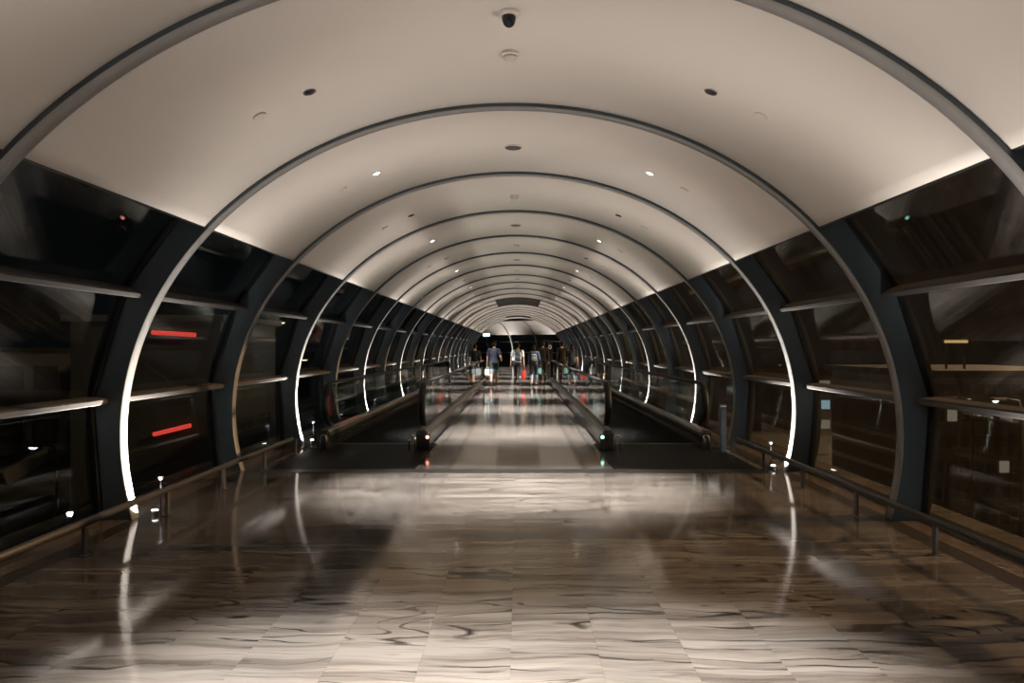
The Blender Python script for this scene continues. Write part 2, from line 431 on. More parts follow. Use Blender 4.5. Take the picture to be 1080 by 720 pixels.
for k in range(K0, K1+2):
    s = -1 if k % 2 == 0 else 1
    u = empty('uplight', (s*3.30, rib_y(k)+.19, .002))
    n = k + 2
    lab = f'small glowing uplight at the {"left" if s < 0 else "right"} foot of the {WORDS[n]} rib' if n >= 1 else f'small uplight at the {"left" if s < 0 else "right"} foot of the {WORDS[1-n]} rib behind'
    tag(u, lab, 'light', 'uplights at the rib feet')
    obj('housing', up_body, None, u); obj('lens', up_lens, None, u)
    lamp('uplight_lamp', 'SPOT', u, (0, 0, .07), aim((s*.95, 0, 1)), P_UP, (1, .965, .92), .02, 130, 1.0)
    obj('fill_stem', fill_stem_me, None, u, loc=(s*.03, .16, 0)); obj('fill_head', fill_head_me, None, u, loc=(s*.03, .16, .29))  # invented stem and head, carrying the ceiling fill above the rail
    lamp('fill_lamp', 'SPOT', u, (s*.02, .16, .345), aim((-s*.90, 0, 1)), P_FILL, (1, .955, .90), .02, 88, 1.0)  # added fill light that evens the ceiling, apart from the real uplight

# ------------------------------------------------------------------ ceiling fittings
def on_ceiling(x, o=.03):
    t = math.acos(x / (EA+o)); X, Z = ell(t, o)
    nx, nz = math.cos(t)/(EA+o), math.sin(t)/(EB+o); L_ = math.hypot(nx, nz)
    return X, Z, math.atan2(nx/L_, nz/L_)     # tilt about Y so local +Z points into the ceiling
def dl_meshes(on):
    bm = bmesh.new(); lathe(bm, [(.050, 0), (.052, -.006), (.038, -.008), (.036, -.001)], 24); ring = mesh_of(bm, 'trim_ring', M['chrome'] if not on else M['white_plastic'], True)
    bm = bmesh.new(); lathe(bm, [(.037, -.002), (.033, -.0045), (.016, -.006)], 24); lens = mesh_of(bm, 'lens', M['dl_on'] if on else M['dl_off'], True)
    return ring, lens
dlm = {True: dl_meshes(True), False: dl_meshes(False)}
bm = bmesh.new(); lathe(bm, [(.052, .002), (.052, -.010), (.046, -.014)], 24); disc_me = mesh_of(bm, 'cover_disc', M['white_plastic'], False)
for k in range(K0, K1+1):
    y = rib_y(k) + 1.37; on = k % 2 == 0; n = k + 3
    bay = f'{WORDS[n]} ceiling bay' if n >= 1 else f'{WORDS[1-n]} ceiling bay behind'
    for s, nm in ((-1, 'left'), (1, 'right')):
        X, Z, a = on_ceiling(s*1.50)
        d = empty('downlight', (X, y, Z)); d.rotation_euler = (0, a, 0)
        tag(d, f'{"lit" if on else "unlit"} recessed downlight {nm} of centre in the {bay}', 'light', 'recessed ceiling downlights')
        obj('trim_ring', dlm[on][0], None, d); obj('lens', dlm[on][1], None, d)
        if on:
            lamp('downlight_lamp', 'SPOT', d, (0, 0, -.03), (0, -a*.5, 0), P_DOWN, (1, .985, .955), .035, 54, 1.0)   # gimballed halfway between plumb and the vault's normal
        if k <= 8:
            X, Z, a = on_ceiling(s*1.88)
            c = obj('cover_disc', disc_me, None, loc=(X, y+.02, Z)); c.rotation_euler = (0, a, 0)
            tag(c, f'small round cover disc {nm} of the downlight in the {bay}', 'cover', 'round ceiling cover discs')
ZT = ell(PI/2, .03)[1]
# alternating smoke detectors and flat speaker discs on the crown
bm = bmesh.new(); lathe(bm, [(.066, 0), (.066, -.022), (.058, -.030)], 24); sd_base = mesh_of(bm, 'base', M['white_plastic'])
bm = bmesh.new(); lathe(bm, [(.052, -.030), (.050, -.048), (.030, -.062), (.012, -.066)], 24); sd_cap = mesh_of(bm, 'sensor_cap', M['white_plastic'], True)
bm = bmesh.new(); lathe(bm, [(.098, 0), (.098, -.008), (.088, -.012)], 32); sp_ring = mesh_of(bm, 'rim', M['white_plastic'])
bm = bmesh.new(); lathe(bm, [(.088, -.011), (.086, -.0135)], 32); sp_mesh = mesh_of(bm, 'speaker_mesh', M['grille'])
for k in range(K0, 14):
    n = k + 3; bay = f'{WORDS[n]} ceiling bay' if n >= 1 else f'{WORDS[1-n]} ceiling bay behind'
    y = rib_y(k) + 1.35
    if k in (9, 10, 11): continue
    if k % 2:
        d = empty('smoke_detector', (0, y, ZT)); tag(d, f'cream smoke detector on the crown of the {bay}', 'detector', 'smoke detectors on the crown')
        obj('base', sd_base, None, d); obj('sensor_cap', sd_cap, None, d)
    else:
        d = empty('ceiling_speaker', (0, y, ZT)); tag(d, f'flat round ceiling speaker on the crown of the {bay}', 'speaker', 'flat speakers on the crown')
        obj('rim', sp_ring, None, d); obj('speaker_mesh', sp_mesh, None, d)
cam_y = 4.47
d = empty('dome_camera', (0, cam_y, ZT)); tag(d, 'black security dome camera on a white round base on the crown', 'camera')
bm = bmesh.new(); lathe(bm, [(.068, 0), (.068, -.012), (.060, -.024), (.050, -.028)], 28); obj('base', bm, M['white_plastic'], d)
bm = bmesh.new(); lathe(bm, [(.047, -.026), (.046, -.045), (.043, -.06), (.036, -.076), (.025, -.088), (.010, -.095)], 28); obj('dome', bm, M['dark_plastic'], d, True)
# dark return air grilles further along
def grille(y0, y1, half, label):
    g = empty('air_grille', (0, y0, 0)); tag(g, label, 'grille')
    t = math.asin(half/EA)
    bm = bmesh.new(); arc_strip(bm, PI/2-t, PI/2+t, .012, .034, 0, y1-y0, 16); obj('panel', bm, M['grille'], g)
    bm = bmesh.new(); arc_strip(bm, PI/2-t, PI/2+t, -.012, .012, 0, .12, 16); sm = mesh_of(bm, 'slat', M['skirt'])
    n = int((y1-y0)/.6)
    for i in range(n): obj('slat', sm, None, g, loc=(0, .1 + i*.6, 0))
grille(rib_y(10)-.15, rib_y(12)+.2, 1.0, 'large dark louvred grille across the crown far down the ceiling')
grille(rib_y(17), rib_y(18), .85, 'smaller dark grille near the far end of the ceiling')

# ------------------------------------------------------------------ low bumper rails
for s, nm in ((-1, 'left'), (1, 'right')):
    g = empty('bumper_rail', (s*3.17, 0, 0)); tag(g, f'low metal bumper rail along the {nm} glass wall', 'rail')
    bm = bmesh.new(); tube(bm, [(0, -6, .245), (0, 9.5, .245), (0, 9.72, .245)], .030, 14, sx=.8)
    obj('rail', bm, M['rail'], g, True)
    pm = mesh_of(boxbm(-.011, .011, -.022, .022, 0, .222), 'post', M['post'])
    fm = mesh_of(boxbm(-.03, .03, -.035, .035, 0, .006), 'foot_plate', M['post'])
    for i in range(-8, 4):
        p = obj('post', pm, None, g, loc=(0, 5.09 + i*1.195 + 1.195, 0)); obj('foot_plate', fm, None, p)

# ------------------------------------------------------------------ moving walkways
YB0, YB1 = 10.38, 28.5          # balustrade ends (deck)
def arc_pts(cy, cz, r, a0, a1, n, x=0):
    return [(x, cy + r*math.cos(R(a0+(a1-a0)*i/n)), cz + r*math.sin(R(a0+(a1-a0)*i/n))) for i in range(n+1)]
HZ, HR = .665, .325             # centre height and radius of the rounded newel
def balustrade(parent, x, name, side, label):
    """side: +1 walkway lies towards +x of this balustrade"""
    b = empty(name, (x, 0, 0), parent=parent); b['label'] = label
    # deck with sloping top and black skirt
    hw = .085
    bm = bmesh.new(); prism(bm, [(-hw, .20), (hw, .20), (hw, .255), (hw-.03, .29), (-hw+.03, .29), (-hw, .255)], YB0, YB1); obj('deck', bm, M['deck'], b)
    bm = bmesh.new(); prism(bm, [(-.07, 0), (.07, 0), (.07, .20), (-.07, .20)], YB0+.03, YB1-.03); obj('skirt', bm, M['skirt'], b)
    bm = bmesh.new(); box(bm, side*.085-.006, side*.085+.006, YB0+.25, YB1-.25, .075, .092); obj('skirt_strip', bm, M['steel'], b)
    # glass: rounded end panel, straight panels, rounded end panel
    gy0, gy1 = YB0+.33, YB1-.33
    def outline_panel(pts):
        bm = bmesh.new()
        A = [bm.verts.new((-.006, y, z)) for y, z in pts]; B = [bm.verts.new((.006, y, z)) for y, z in pts]; n = len(pts)
        for i in range(n): bm.faces.new((A[i], A[(i+1) % n], B[(i+1) % n], B[i]))
        bm.faces.new(A); bm.faces.new(B[::-1]); return bm
    zt = HZ+HR-.02; rr = HR-.02
    L_ = 1.9; n = int((gy1-gy0-1.2)/L_); L_ = (gy1-gy0-1.2)/n
    pts = [(gy0+.6, .29), (gy0+.6, zt)] + [(gy0+rr*math.cos(R(a)), HZ+rr*math.sin(R(a))) for a in range(90, 271, 12)]
    pts = [p if p[1] > .29 else (p[0], .29) for p in pts]
    obj('glass_panel', outline_panel(pts), M['bglass'], b)
    pts = [(gy1-.6, .29), (gy1-.6, zt)] + [(gy1-rr*math.cos(R(a)), HZ+rr*math.sin(R(a))) for a in range(90, 271, 12)]
    pts = [p if p[1] > .29 else (p[0], .29) for p in pts]
    obj('glass_panel', outline_panel(pts[::-1]), M['bglass'], b)
    pm = mesh_of(boxbm(-.006, .006, .006, L_-.006, .29, zt), 'glass_panel', M['bglass'])
    for i in range(n): obj('glass_panel', pm, None, b, loc=(0, gy0+.6+i*L_, 0))
    # handrail: one rubber loop
    loop = arc_pts(gy0, HZ, HR, 262, 90, 18) + [(0, gy0 + (gy1-gy0)*i/8, HZ+HR) for i in range(1, 8)] + arc_pts(gy1, HZ, HR, 90, -82, 18)
    bm = bmesh.new(); tube(bm, loop, .028, 10, sx=1.9); obj('handrail', bm, M['rubber'], b, True)
    # newel foot box under each end
    bm = bmesh.new(); box(bm, -.075, .075, YB0-.07, YB0+.10, 0, .27, bev=.02); obj('newel_foot', bm, M['skirt'], b)
    bm = bmesh.new(); box(bm, -.075, .075, YB1-.10, YB1+.07, 0, .27, bev=.02); obj('newel_foot', bm, M['skirt'], b)
    return b
def hoop_mesh():
    bm = bmesh.new(); tube(bm, [(-.042, 0, 0), (-.042, 0, .20), (-.034, .008, .226), (0, .014, .236), (.034, .008, .226), (.042, 0, .20), (.042, 0, 0)], .011, 8)
    return mesh_of(bm, 'guide_hoop', M['steel'], True)
hoop = hoop_mesh()
for s, nm in ((-1, 'left'), (1, 'right')):
    wk = empty('moving_walkway', (0, 0, 0))
    tag(wk, f'black moving walkway with glass balustrades on the {nm}, {"red" if s < 0 else "green"} indicators', 'walkway')
    xi, xo = s*1.42, s*2.90
    a, b_ = sorted((s*1.26, s*3.12)); obj('landing_plate', boxbm(a, b_, Y_TH1, YB0+.6, -.012, .004), M['plate'], wk)
    obj('landing_plate', boxbm(a, b_, YB1-.5, 31.5, -.012, .004), M['plate'], wk)
    a, b_ = sorted((s*1.50, s*2.82))
    bm = bmesh.new(); box(bm, a, b_, YB0+.6, YB1-.5, -.02, -.006)
    nrib = 56
    for i in range(nrib):
        x = a + .012 + (b_-a-.024)*i/(nrib-1); box(bm, x-.005, x+.005, YB0+.6, YB1-.5, -.006, .003)
    obj('belt', bm, M['belt'], wk)
    bm = bmesh.new(); box(bm, a, b_, YB0+.5, YB0+.62, .003, .007); obj('comb_plate', bm, M['deck'], wk)
    a2, b2 = sorted((s*3.0, s*3.12)); obj('side_cover', boxbm(a2, b2, YB0, YB1, -.012, .03), M['skirt'], wk)
    bi = balustrade(wk, xi, 'inner_balustrade', s, 'glass balustrade beside the central floor')
    bo = balustrade(wk, xo, 'outer_balustrade', -s, 'glass balustrade beside the window wall')
    for x in (xi + s*.11, xo - s*.05):
        h = obj('guide_hoop', hoop, None, wk, loc=(x, YB0-.22, .004)); h['label'] = 'small polished metal hoop'
        h = obj('guide_hoop', hoop, None, wk, loc=(x, YB1+.1, .004)); h['label'] = 'small polished metal hoop'
    # direction light on the inner newel and coloured disc on the outer newel glass
    obj('indicator_housing', boxbm(xi-s*.10-.035, xi-s*.10+.035, YB0-.09, YB0-.0, 0, .235, bev=.008), M['skirt'], wk)
    bm = bmesh.new(); lathe(bm, [(.026, YB0-.090), (.024, YB0-.098), (.012, YB0-.102)], 18, 'Y', (xi-s*.10, 0, .195)); o = obj('indicator_light', bm, M['red_lit'] if s < 0 else M['green_lit'], wk, True)
    o['label'] = 'red indicator light' if s < 0 else 'green indicator light'
    bm = bmesh.new(); lathe(bm, [(.20, -.004), (.20, .004)], 32, 'X', (xo - s*.014, YB0+.32, HZ)); o = obj('direction_disc', bm, M['red_paint'] if s < 0 else M['green_paint'], wk)
    o['label'] = 'dark red round sign on the glass' if s < 0 else 'dark green round sign on the glass'
    if s < 0:
        o = obj('marker_strip', boxbm(xo+.0, xo+.054, YB0+.65, YB0+2.3, .2905, .294), M['red_film'], wk); o['label'] = 'red strip on the deck'
# slim grey post beside the right walkway
bp = empty('sensor_post', (3.06, 10.05, .004)); tag(bp, 'slim grey metal post beside the right outer newel', 'post')
obj('post_body', boxbm(-.04, .04, -.04, .04, 0, .66, bev=.012), M['web'], bp)
obj('post_cap', boxbm(-.046, .046, -.046, .046, .66, .70, bev=.012), M['steel'], bp)

# ------------------------------------------------------------------ far end: the tunnel bends left, its outer glass wall closes the view
BEND = empty('wall_far', (-1.2, 56.5, 0), R(64)); tag(BEND, 'glazed outer wall of the bend at the far end of the tunnel', 'wall', kind='structure')
bm = bmesh.new(); arc_strip(bm, T_EDGE, PI/2+.25, .03, .075, -9, 14, 30)
me = mesh_of(bm, 'bend_ceiling', M['plaster'])
for p in me.polygons: p.use_smooth = abs(p.normal.y) < .5
obj('bend_ceiling', me, None, BEND)
bm = bmesh.new(); arc_strip(bm, T_FLOOR, PI/2+.25, 0, .032, 0, FL, 48); fm2 = mesh_of(bm, 'flange', M['flange'])
for i, y in enumerate((-6.3, -3.9, -1.5, .9, 3.3, 5.7, 8.1)):
    obj('flange', fm2, None, BEND, loc=(0, y, 0)); obj('web', web_me[1], None, BEND, loc=(0, y, 0))
    if i < 6:
        for j in range(3): obj('pane', pane_me[1, j], None, BEND, loc=(0, y, 0))
        for t in (T_LOW, T_UP): obj('transom', tran_me[1, t], None, BEND, loc=(0, y, 0))
for i, y in enumerate((-3.9, .9, 5.7)):
    lamp('bend_uplight_lamp', 'SPOT', BEND, (3.25, y+FL/2, .09), aim((.20, 0, 1)), P_UP*.30, (1, .965, .92), .02, 70, 1.0)
    lamp('bend_fill_lamp', 'SPOT', BEND, (3.2, y+FL/2, .09), aim((-.80, 0, 1)), P_FILL*1.6, (1, .965, .92), .02, 100, 1.0)  # added fill for the bend ceiling, without a fixture
bm = bmesh.new(); box(bm, -4.2, 12, 50, 66, -.012, -.002); obj('bend_paving', bm, M['slab'], BEND).matrix_parent_inverse = (Matrix.Translation((-1.2, 56.5, 0)) @ Matrix.Rotation(R(64), 4, 'Z')).inverted()

def at(px, py, d):
    """point seen at a pixel of the photograph, d metres down the tunnel"""
    return Vector((.07 + (px-548)/720*d, d, 1.55 - (py-366)/720*d))

# exit sign below the ceiling edge left; right box stands for its reflection
M['exit_face'] = emit('exit_sign_face', (.55, 1, .95), 3.0)
for (px, py, d, lab) in ((513, 353, 42.5, 'glowing pale green exit sign hanging left near the far end'), (601, 347, 40.0, 'small glowing box standing for an exit sign reflection, right near the far end')):
    p = at(px, py, d); g = empty('exit_sign_or_reflection', (p.x, p.y, p.z)); tag(g, lab, 'sign')
    w_ = .20 if px < 540 else .13
    obj('sign_box', boxbm(-w_-.02, w_+.02, 0, .06, -.11, .11, bev=.01), M['white_plastic'], g)
    obj('lit_face', boxbm(-w_, w_, -.006, 0, -.09, .09), M['exit_face'], g)
    for sx in (-1, 1):
        zc = ell(math.acos(max(-1, min(1, (p.x+sx*w_*.7)/(EA+.03)))), .03)[1]
        bm = bmesh.new(); tube(bm, [(sx*w_*.7, .03, .10), (sx*w_*.7, .03, zc-p.z)], .006, 6); obj('hanger', bm, M['steel'], g)

# ------------------------------------------------------------------ night outside: apron far below, roads, buildings, lamps
M['apron'] = pbr('apron_asphalt', (.055, .050, .046), .8, noise=.4, nscale=.15)
M['road'] = pbr('road_concrete', (.26, .23, .20), .7, noise=.3, nscale=.3)
M['conc'] = pbr('barrier_concrete', (.28, .25, .22), .7, noise=.2, nscale=1)
M['bwall'] = pbr('building_cladding', (.12, .115, .11), .6)
M['bdark'] = pbr('building_roof', (.035, .035, .035), .7)
M['winlit'] = emit('lit_window', (1, .86, .62), .20)
M['wincool'] = emit('lit_window_cool', (.55, .85, 1), .5)
M['redbar'] = emit('red_light_bar', (1, .07, .05), 1.1)
M['amber'] = emit('amber_light', (1, .68, .28), .75)
M['lampwhite'] = emit('street_lamp_white', (.85, .95, 1), 4)
M['lampwarm'] = emit('street_lamp_warm', (1, .75, .5), 4)
M['pole'] = pbr('lamp_pole', (.018, .018, .018), .6)
GZ = -6.0
gr = obj('ground', boxbm(-160, 160, -60, 260, GZ-.3, GZ), M['apron']); tag(gr, 'dark airport apron far below the tunnel', 'ground', kind='structure')
def road(name, x0, y0, x1, y1, wd, label):
    d = Vector((x1-x0, y1-y0)); L_ = d.length
    g = empty(name, (x0, y0, GZ), math.atan2(d.y, d.x)); tag(g, label, 'road', kind='structure')
    obj('carriageway', boxbm(0, L_, -wd/2, wd/2, -.01, .03), M['road'], g)
    for s in (-1, 1): obj('kerb', boxbm(0, L_, s*wd/2-.12, s*wd/2+.12, -.01, .9), M['conc'], g)
road('service_road', 14, 4, 60, 95, 5.0, 'lit service road running away on the right outside')
road('service_road', 24, -8, 95, 66, 6.0, 'second lit service road further right outside')
road('service_road', -12, -6, -52, 84, 6.0, 'dim service road on the left outside')
def building(name, x0, x1, y, dep, z1, rows, cols, label, lit, frac):
    g = empty(name, (x0, y, GZ)); tag(g, label, 'building')
    W, H = x1-x0, z1-GZ
    obj('wall', boxbm(0, W, 0, dep, 0, H), M['bwall'], g)
    obj('roof', boxbm(-.3, W+.3, -.3, dep+.3, H, H+.3), M['bdark'], g)
    cw, rh = W/cols, H/rows
    for r in range(rows):
        for c in range(cols):
            m = lit[(r*7+c*3) % len(lit)] if random.random() < frac else M['bdark']
            obj('window', boxbm(c*cw+.15*cw, (c+1)*cw-.15*cw, -.05, 0, r*rh+.3*rh, (r+1)*rh-.25*rh), m, g)
building('terminal_building', 24.5, 33.5, 59, 12, -.9, 3, 7, 'low terminal building with lit windows outside the right wall', [M['winlit'], M['wincool'], M['winlit']], .7)
building('service_block', 17.0, 25.0, 28, 9, .3, 6, 15, 'service block with a few lit windows close outside on the right', [M['winlit'], M['winlit']], .06)
building('hangar', -40, -26, 46, 14, 1.2, 2, 6, 'large dark hangar outside the left wall', [M['winlit']], .0)
lb = empty('annexe_building', (-14.6, 22.3, GZ)); tag(lb, 'dark annexe outside the left wall carrying red light bars', 'building')
obj('wall', boxbm(0, 4.9, 0, 5, 0, 8.4), M['bdark'], lb); obj('roof', boxbm(-.2, 5.1, -.2, 5.2, 8.4, 8.6), M['bdark'], lb)
for (xa, za, xb, zb) in ((160.5, 350.5, 206, 353), (162, 458, 201, 448.5)):
    a, b_ = at(xa, za, 22.1), at(xb, zb, 22.1); bm = bmesh.new()
    tube(bm, [a - Vector(lb.location), (a+b_)/2 - Vector(lb.location), b_ - Vector(lb.location)], .07, 8); obj('light_bar', bm, M['redbar'], lb)
ab = at(997, 360, 30); g = empty('amber_bar', (ab.x, ab.y, .6)); tag(g, 'amber glowing bar above the service block roof outside the right wall', 'sign')
for i in range(3): obj('lit_panel', boxbm(.02+i*.34, .32+i*.34, 0, .1, ab.z-.6-.06, ab.z-.6+.06), M['amber'], g)  # glowing amber panels raised on legs above the roof
obj('backing', boxbm(-.05, 1.1, .1, .2, ab.z-.6-.12, ab.z-.6+.12), M['bdark'], g)
for xx in (.1, .9): obj('leg', boxbm(xx, xx+.06, .1, .2, 0, ab.z-.72), M['pole'], g)
def street_lamp(px, py, d, m, r, label):
    p = at(px, py, d); g = empty('street_lamp', (p.x, p.y, GZ)); tag(g, label, 'lamp post', 'lamp posts outside')
    h = p.z-GZ
    bm = bmesh.new(); tube(bm, [(.9, 0, 0), (.9, 0, h*.9), (.8, 0, h+.05), (.3, 0, h+.12)], [.09, .06, .05, .04], 8); obj('pole', bm, M['pole'], g, True)
    obj('lamp_head', boxbm(-r*1.6, .32, -.12, .12, h+.06, h+.16, bev=.02), M['pole'], g)
    bm = bmesh.new(); lathe(bm, [(r*.5, h-.02), (r, h+.02), (r, h+.06)], 12); obj('lens', bm, m, g)
for a in ((35, 473, 26, 'lampwhite', .14, 'cool white lamp post nearest on the left outside'), (296, 341, 44, 'lampwarm', .26, 'warm lamp post seen in the fourth left bay'),
          (321, 380, 60, 'lampwarm', .26, 'warm lamp post seen in the fifth left bay'), (265, 374, 52, 'lampwhite', .2, 'cool white lamp post behind the second left rib'),
          (150, 462, 38, 'lampwhite', .12, 'faint lamp post below the annexe on the left'), (189, 458, 34, 'lampwhite', .10, 'small lamp post beside the red light bars'),
          (909, 424, 52, 'lampwhite', .16, 'cool lamp post before the terminal on the right'), (936, 429, 47, 'lampwarm', .16, 'warm lamp post before the terminal on the right'),
          (1001, 423, 26, 'lampwhite', .09, 'lamp post left of the service block on the right'), (1050, 424, 24, 'lampwhite', .09, 'lamp post by the service block nearest the right edge'),
          (758, 451, 70, 'lampwarm', .3, 'warm lamp post seen past the right walkway')):
    street_lamp(a[0], a[1], a[2], M[a[3]], a[4], a[5])
# two sodium floodlight masts right of the tunnel (they stand beside the frame and light the right glass)
M['sodium'] = emit('sodium_flood', (1, .6, .25), 20)
def mast(x, y, z, target, energy, angle, label):
    g = empty('floodlight_mast', (x, y, GZ)); tag(g, label, 'floodlight'); h = z-GZ
    bm = bmesh.new(); tube(bm, [(0, 0, 0), (0, 0, h*.5), (0, 0, h-.3)], [.25, .18, .12], 12); obj('pole', bm, M['pole'], g, True)
    obj('lamp_head', boxbm(.0, .35, -.8, .8, h-.35, h+.35), M['pole'], g)
    obj('lens', boxbm(-.02, 0, -.7, .7, h-.28, h+.28), M['sodium'], g)
    lamp('flood_lamp', 'SPOT', g, (-.15, 0, h), aim(Vector(target)-Vector((x, y, z))), energy, (1, .62, .32), .30, angle, .3)
mast(30, 6.1, 21.6, (2.5, 7.0, 1.0), P_MAST_HIGH, 60, 'tall sodium floodlight mast standing outside to the right')
mast(42, 12.0, 9.4, (0, 11.5, 1.2), P_MAST_LOW, 60, 'lower sodium floodlight mast standing further out to the right')

mast(46, 42, 15, (26, 40, GZ), 90000, 75, 'added unseen sodium floodlight mast brightening the service roads far right')  # third mast, added out of view to brighten the roads

# ------------------------------------------------------------------ people walking away down the tunnel
def cap(bm, p, q, r0, r1, n=12, flat=1.0):
    """tapered capsule; flat squashes it front to back"""
    p, q = Vector(p), Vector(q); d = (q-p); L_ = max(d.length, 1e-5); d.normalize()
    u, v = frame_of(d); rings = []
    prof = [(-r0*.95, r0*.30), (-r0*.7, r0*.71), (-r0*.3, r0*.95), (0, r0), (L_*.5, (r0+r1)/2), (L_, r1), (L_+r1*.3, r1*.95), (L_+r1*.7, r1*.71), (L_+r1*.95, r1*.30)]
    for h, r in prof:
        ring = []
        for k in range(n):
            off = u*math.cos(2*PI*k/n)*r + v*math.sin(2*PI*k/n)*r
            off.y *= flat
            ring.append(bm.verts.new(p + d*h + off))
        rings.append(ring)
    for i in range(len(rings)-1):
        for k in range(n): bm.faces.new((rings[i][k], rings[i][(k+1) % n], rings[i+1][(k+1) % n], rings[i+1][k]))
    bm.faces.new(rings[0][::-1]); bm.faces.new(rings[-1])
def ellip(bm, c, r, n=14):
    m = bmesh.ops.create_uvsphere(bm, u_segments=n, v_segments=n-2, radius=1.0)['verts']
    for v in m: v.co = Vector((v.co.x*r[0]+c[0], v.co.y*r[1]+c[1], v.co.z*r[2]+c[2]))
def skin_obj(name, bm, mat, parent, voxel=.0085, smooth=4):
    o = obj(name, bm, mat, parent)
    m = o.modifiers.new('join', 'REMESH'); m.mode = 'VOXEL'; m.voxel_size = voxel; m.use_smooth_shade = True
    m = o.modifiers.new('soft', 'SMOOTH'); m.iterations = smooth; m.factor = .5
    return o
SKIN = pbr('skin', (.46, .27, .19), .5); HAIR = pbr('hair_dark', (.012, .009, .007), .8, spec=.15)
def cloth(n, c): return pbr('cloth_' + n, c, .85, noise=.15, nscale=40)
SOLE = pbr('shoe_sole', (.35, .32, .29), .7)
def person(loc, H, label, shirt, bottom, length, shoe, sleeve='short', stride=1.0, hair='short', arms=None, cuff=None, turn=0.0, width=1.0):
    """arms: dict side -> (upper angle forward, forearm angle forward, outward angle) in degrees; returns root and hand points"""
    root = empty('person', loc, turn); tag(root, label, 'person', 'people walking down the tunnel')
    k = H/1.75
    J = {}
    for s in (-1, 1):
        f = s*stride                                     # the leg on side +1 leads when stride > 0
        th, sh = (24*abs(stride), 10*abs(stride)) if f > 0 else (-14*abs(stride), -36*abs(stride))
        hip = Vector((s*.095, 0, .90)); kn = hip + .42*Vector((s*.02, math.sin(R(th)), -math.cos(R(th))))
        an = kn + .40*Vector((0, math.sin(R(sh)), -math.cos(R(sh))))
        pitch = 8 if f > 0 else -30*abs(stride)
        fd = Vector((s*.06, math.cos(R(pitch)), math.sin(R(pitch)))).normalized(); fu = Vector((0, -fd.z, fd.y))
        heel = an - fd*.05 - fu*.055; ball = an + fd*.11 - fu*.06; toe = an + fd*.165 - fu*.062
        J[s] = [hip, kn, an, heel, ball, toe]
    low = min(min(p.z for p in J[s][3:]) for s in (-1, 1)) - .032
    for s in (-1, 1):
        for p in J[s]: p.z -= low
    dz = -low
    def V(x, y, z): return Vector((x, y, z+dz))
    S = lambda p: Vector(p)*k
    arms = arms or {}
    bm = bmesh.new()
    # trunk, neck, head with face
    def trunk(bm, g):
        cap(bm, S(V(0, 0, .93)), S(V(0, .0, 1.06)), (.150*width+g)*k, (.138*width+g)*k, 16, .66)
        cap(bm, S(V(0, .0, 1.06)), S(V(0, .005, 1.30)), (.138*width+g)*k, (.160*width+g)*k, 16, .64)
        cap(bm, S(V(-.115*width, 0, 1.385)), S(V(.115*width, 0, 1.385)), (.070+g)*k, (.070+g)*k, 14)
    trunk(bm, 0)
    cap(bm, S(V(0, -.005, 1.42)), S(V(0, .015, 1.53)), .062*k, .055*k)
    ellip(bm, S(V(0, .025, 1.635)), Vector((.074, .092, .108))*k); ellip(bm, S(V(0, .05, 1.575)), Vector((.055, .062, .062))*k)
    cap(bm, S(V(0, .115, 1.645)), S(V(0, .132, 1.607)), .010*k, .016*k, 8)                     # nose
    for s in (-1, 1):
        ellip(bm, S(V(s*.078, .015, 1.62)), Vector((.011, .022, .034))*k, 10)                  # ears
        ellip(bm, S(V(s*.031, .098, 1.645)), Vector((.017, .016, .011))*k, 10)                 # eyes
    cap(bm, S(V(-.020, .106, 1.567)), S(V(.020, .106, 1.567)), .009*k, .009*k, 8)              # lips
    hands = {}; AR = {}
    for s in (-1, 1):
        ua, fa, out = arms.get(s, (-s*18*stride, -s*18*stride + 14, 9))
        sho = V(s*.185*width, 0, 1.395)
        def dirv(a, o): return Vector((s*math.sin(R(o)), math.sin(R(a))*math.cos(R(o)), -math.cos(R(a))*math.cos(R(o))))
        el = sho + .29*dirv(ua, out); wr = el + .25*dirv(fa, out*.4); fd = dirv(fa+6, out*.2)
        AR[s] = (sho, el, wr)
        cap(bm, S(sho), S(el), .050*k, .040*k); cap(bm, S(el), S(wr), .040*k, .027*k)
        palm = wr + fd*.055; cap(bm, S(wr), S(palm), .026*k, .034*k, 10)
        side = Vector((0, 1, 0)) - fd*fd.y; side.normalize(); inn = Vector((-s, 0, 0))
        for i, (o_, ln) in enumerate(((.030, .068), (.010, .078), (-.010, .072), (-.029, .055))):
            b0 = palm + side*o_ + fd*.018; b1 = b0 + fd*ln*.55 + inn*.010; b2 = b1 + fd*ln*.35 + inn*.028
            cap(bm, S(b0), S(b1), .0105*k, .0095*k, 8); cap(bm, S(b1), S(b2), .0095*k, .008*k, 8)
        t0 = wr + fd*.03 + side*.026; t1 = t0 + fd*.035 + side*.028; cap(bm, S(t0), S(t1), .012*k, .0105*k, 8); cap(bm, S(t1), S(t1 + fd*.03 + inn*.012), .0105*k, .009*k, 8)
        hands[s] = S(palm + fd*.06 + inn*.02)
        hip, kn, an, heel, ball, toe = J[s]
        cap(bm, S(hip), S(kn), .082*k, .056*k); cap(bm, S(kn), S((kn*.6+an*.4) + Vector((0, -.012, 0))), .054*k, .055*k); cap(bm, S(kn*.6+an*.4 + Vector((0, -.012, 0))), S(an), .054*k, .036*k)
        cap(bm, S(an), S(heel), .036*k, .030*k); cap(bm, S(heel), S(ball), .030*k, .036*k); cap(bm, S(ball), S(toe), .036*k, .026*k)
    skin_obj('body', bm, SKIN, root, .0085, 3)
    # clothing
    bm = bmesh.new(); trunk(bm, .014)
    for s in (-1, 1):
        sho, el, wr = AR[s]
        if sleeve == 'long': cap(bm, S(sho), S(el), .062*k, .052*k); cap(bm, S(el), S(el*.12+wr*.88), .052*k, .040*k)
        else: cap(bm, S(sho), S(sho*.35+el*.65), .064*k, .060*k)
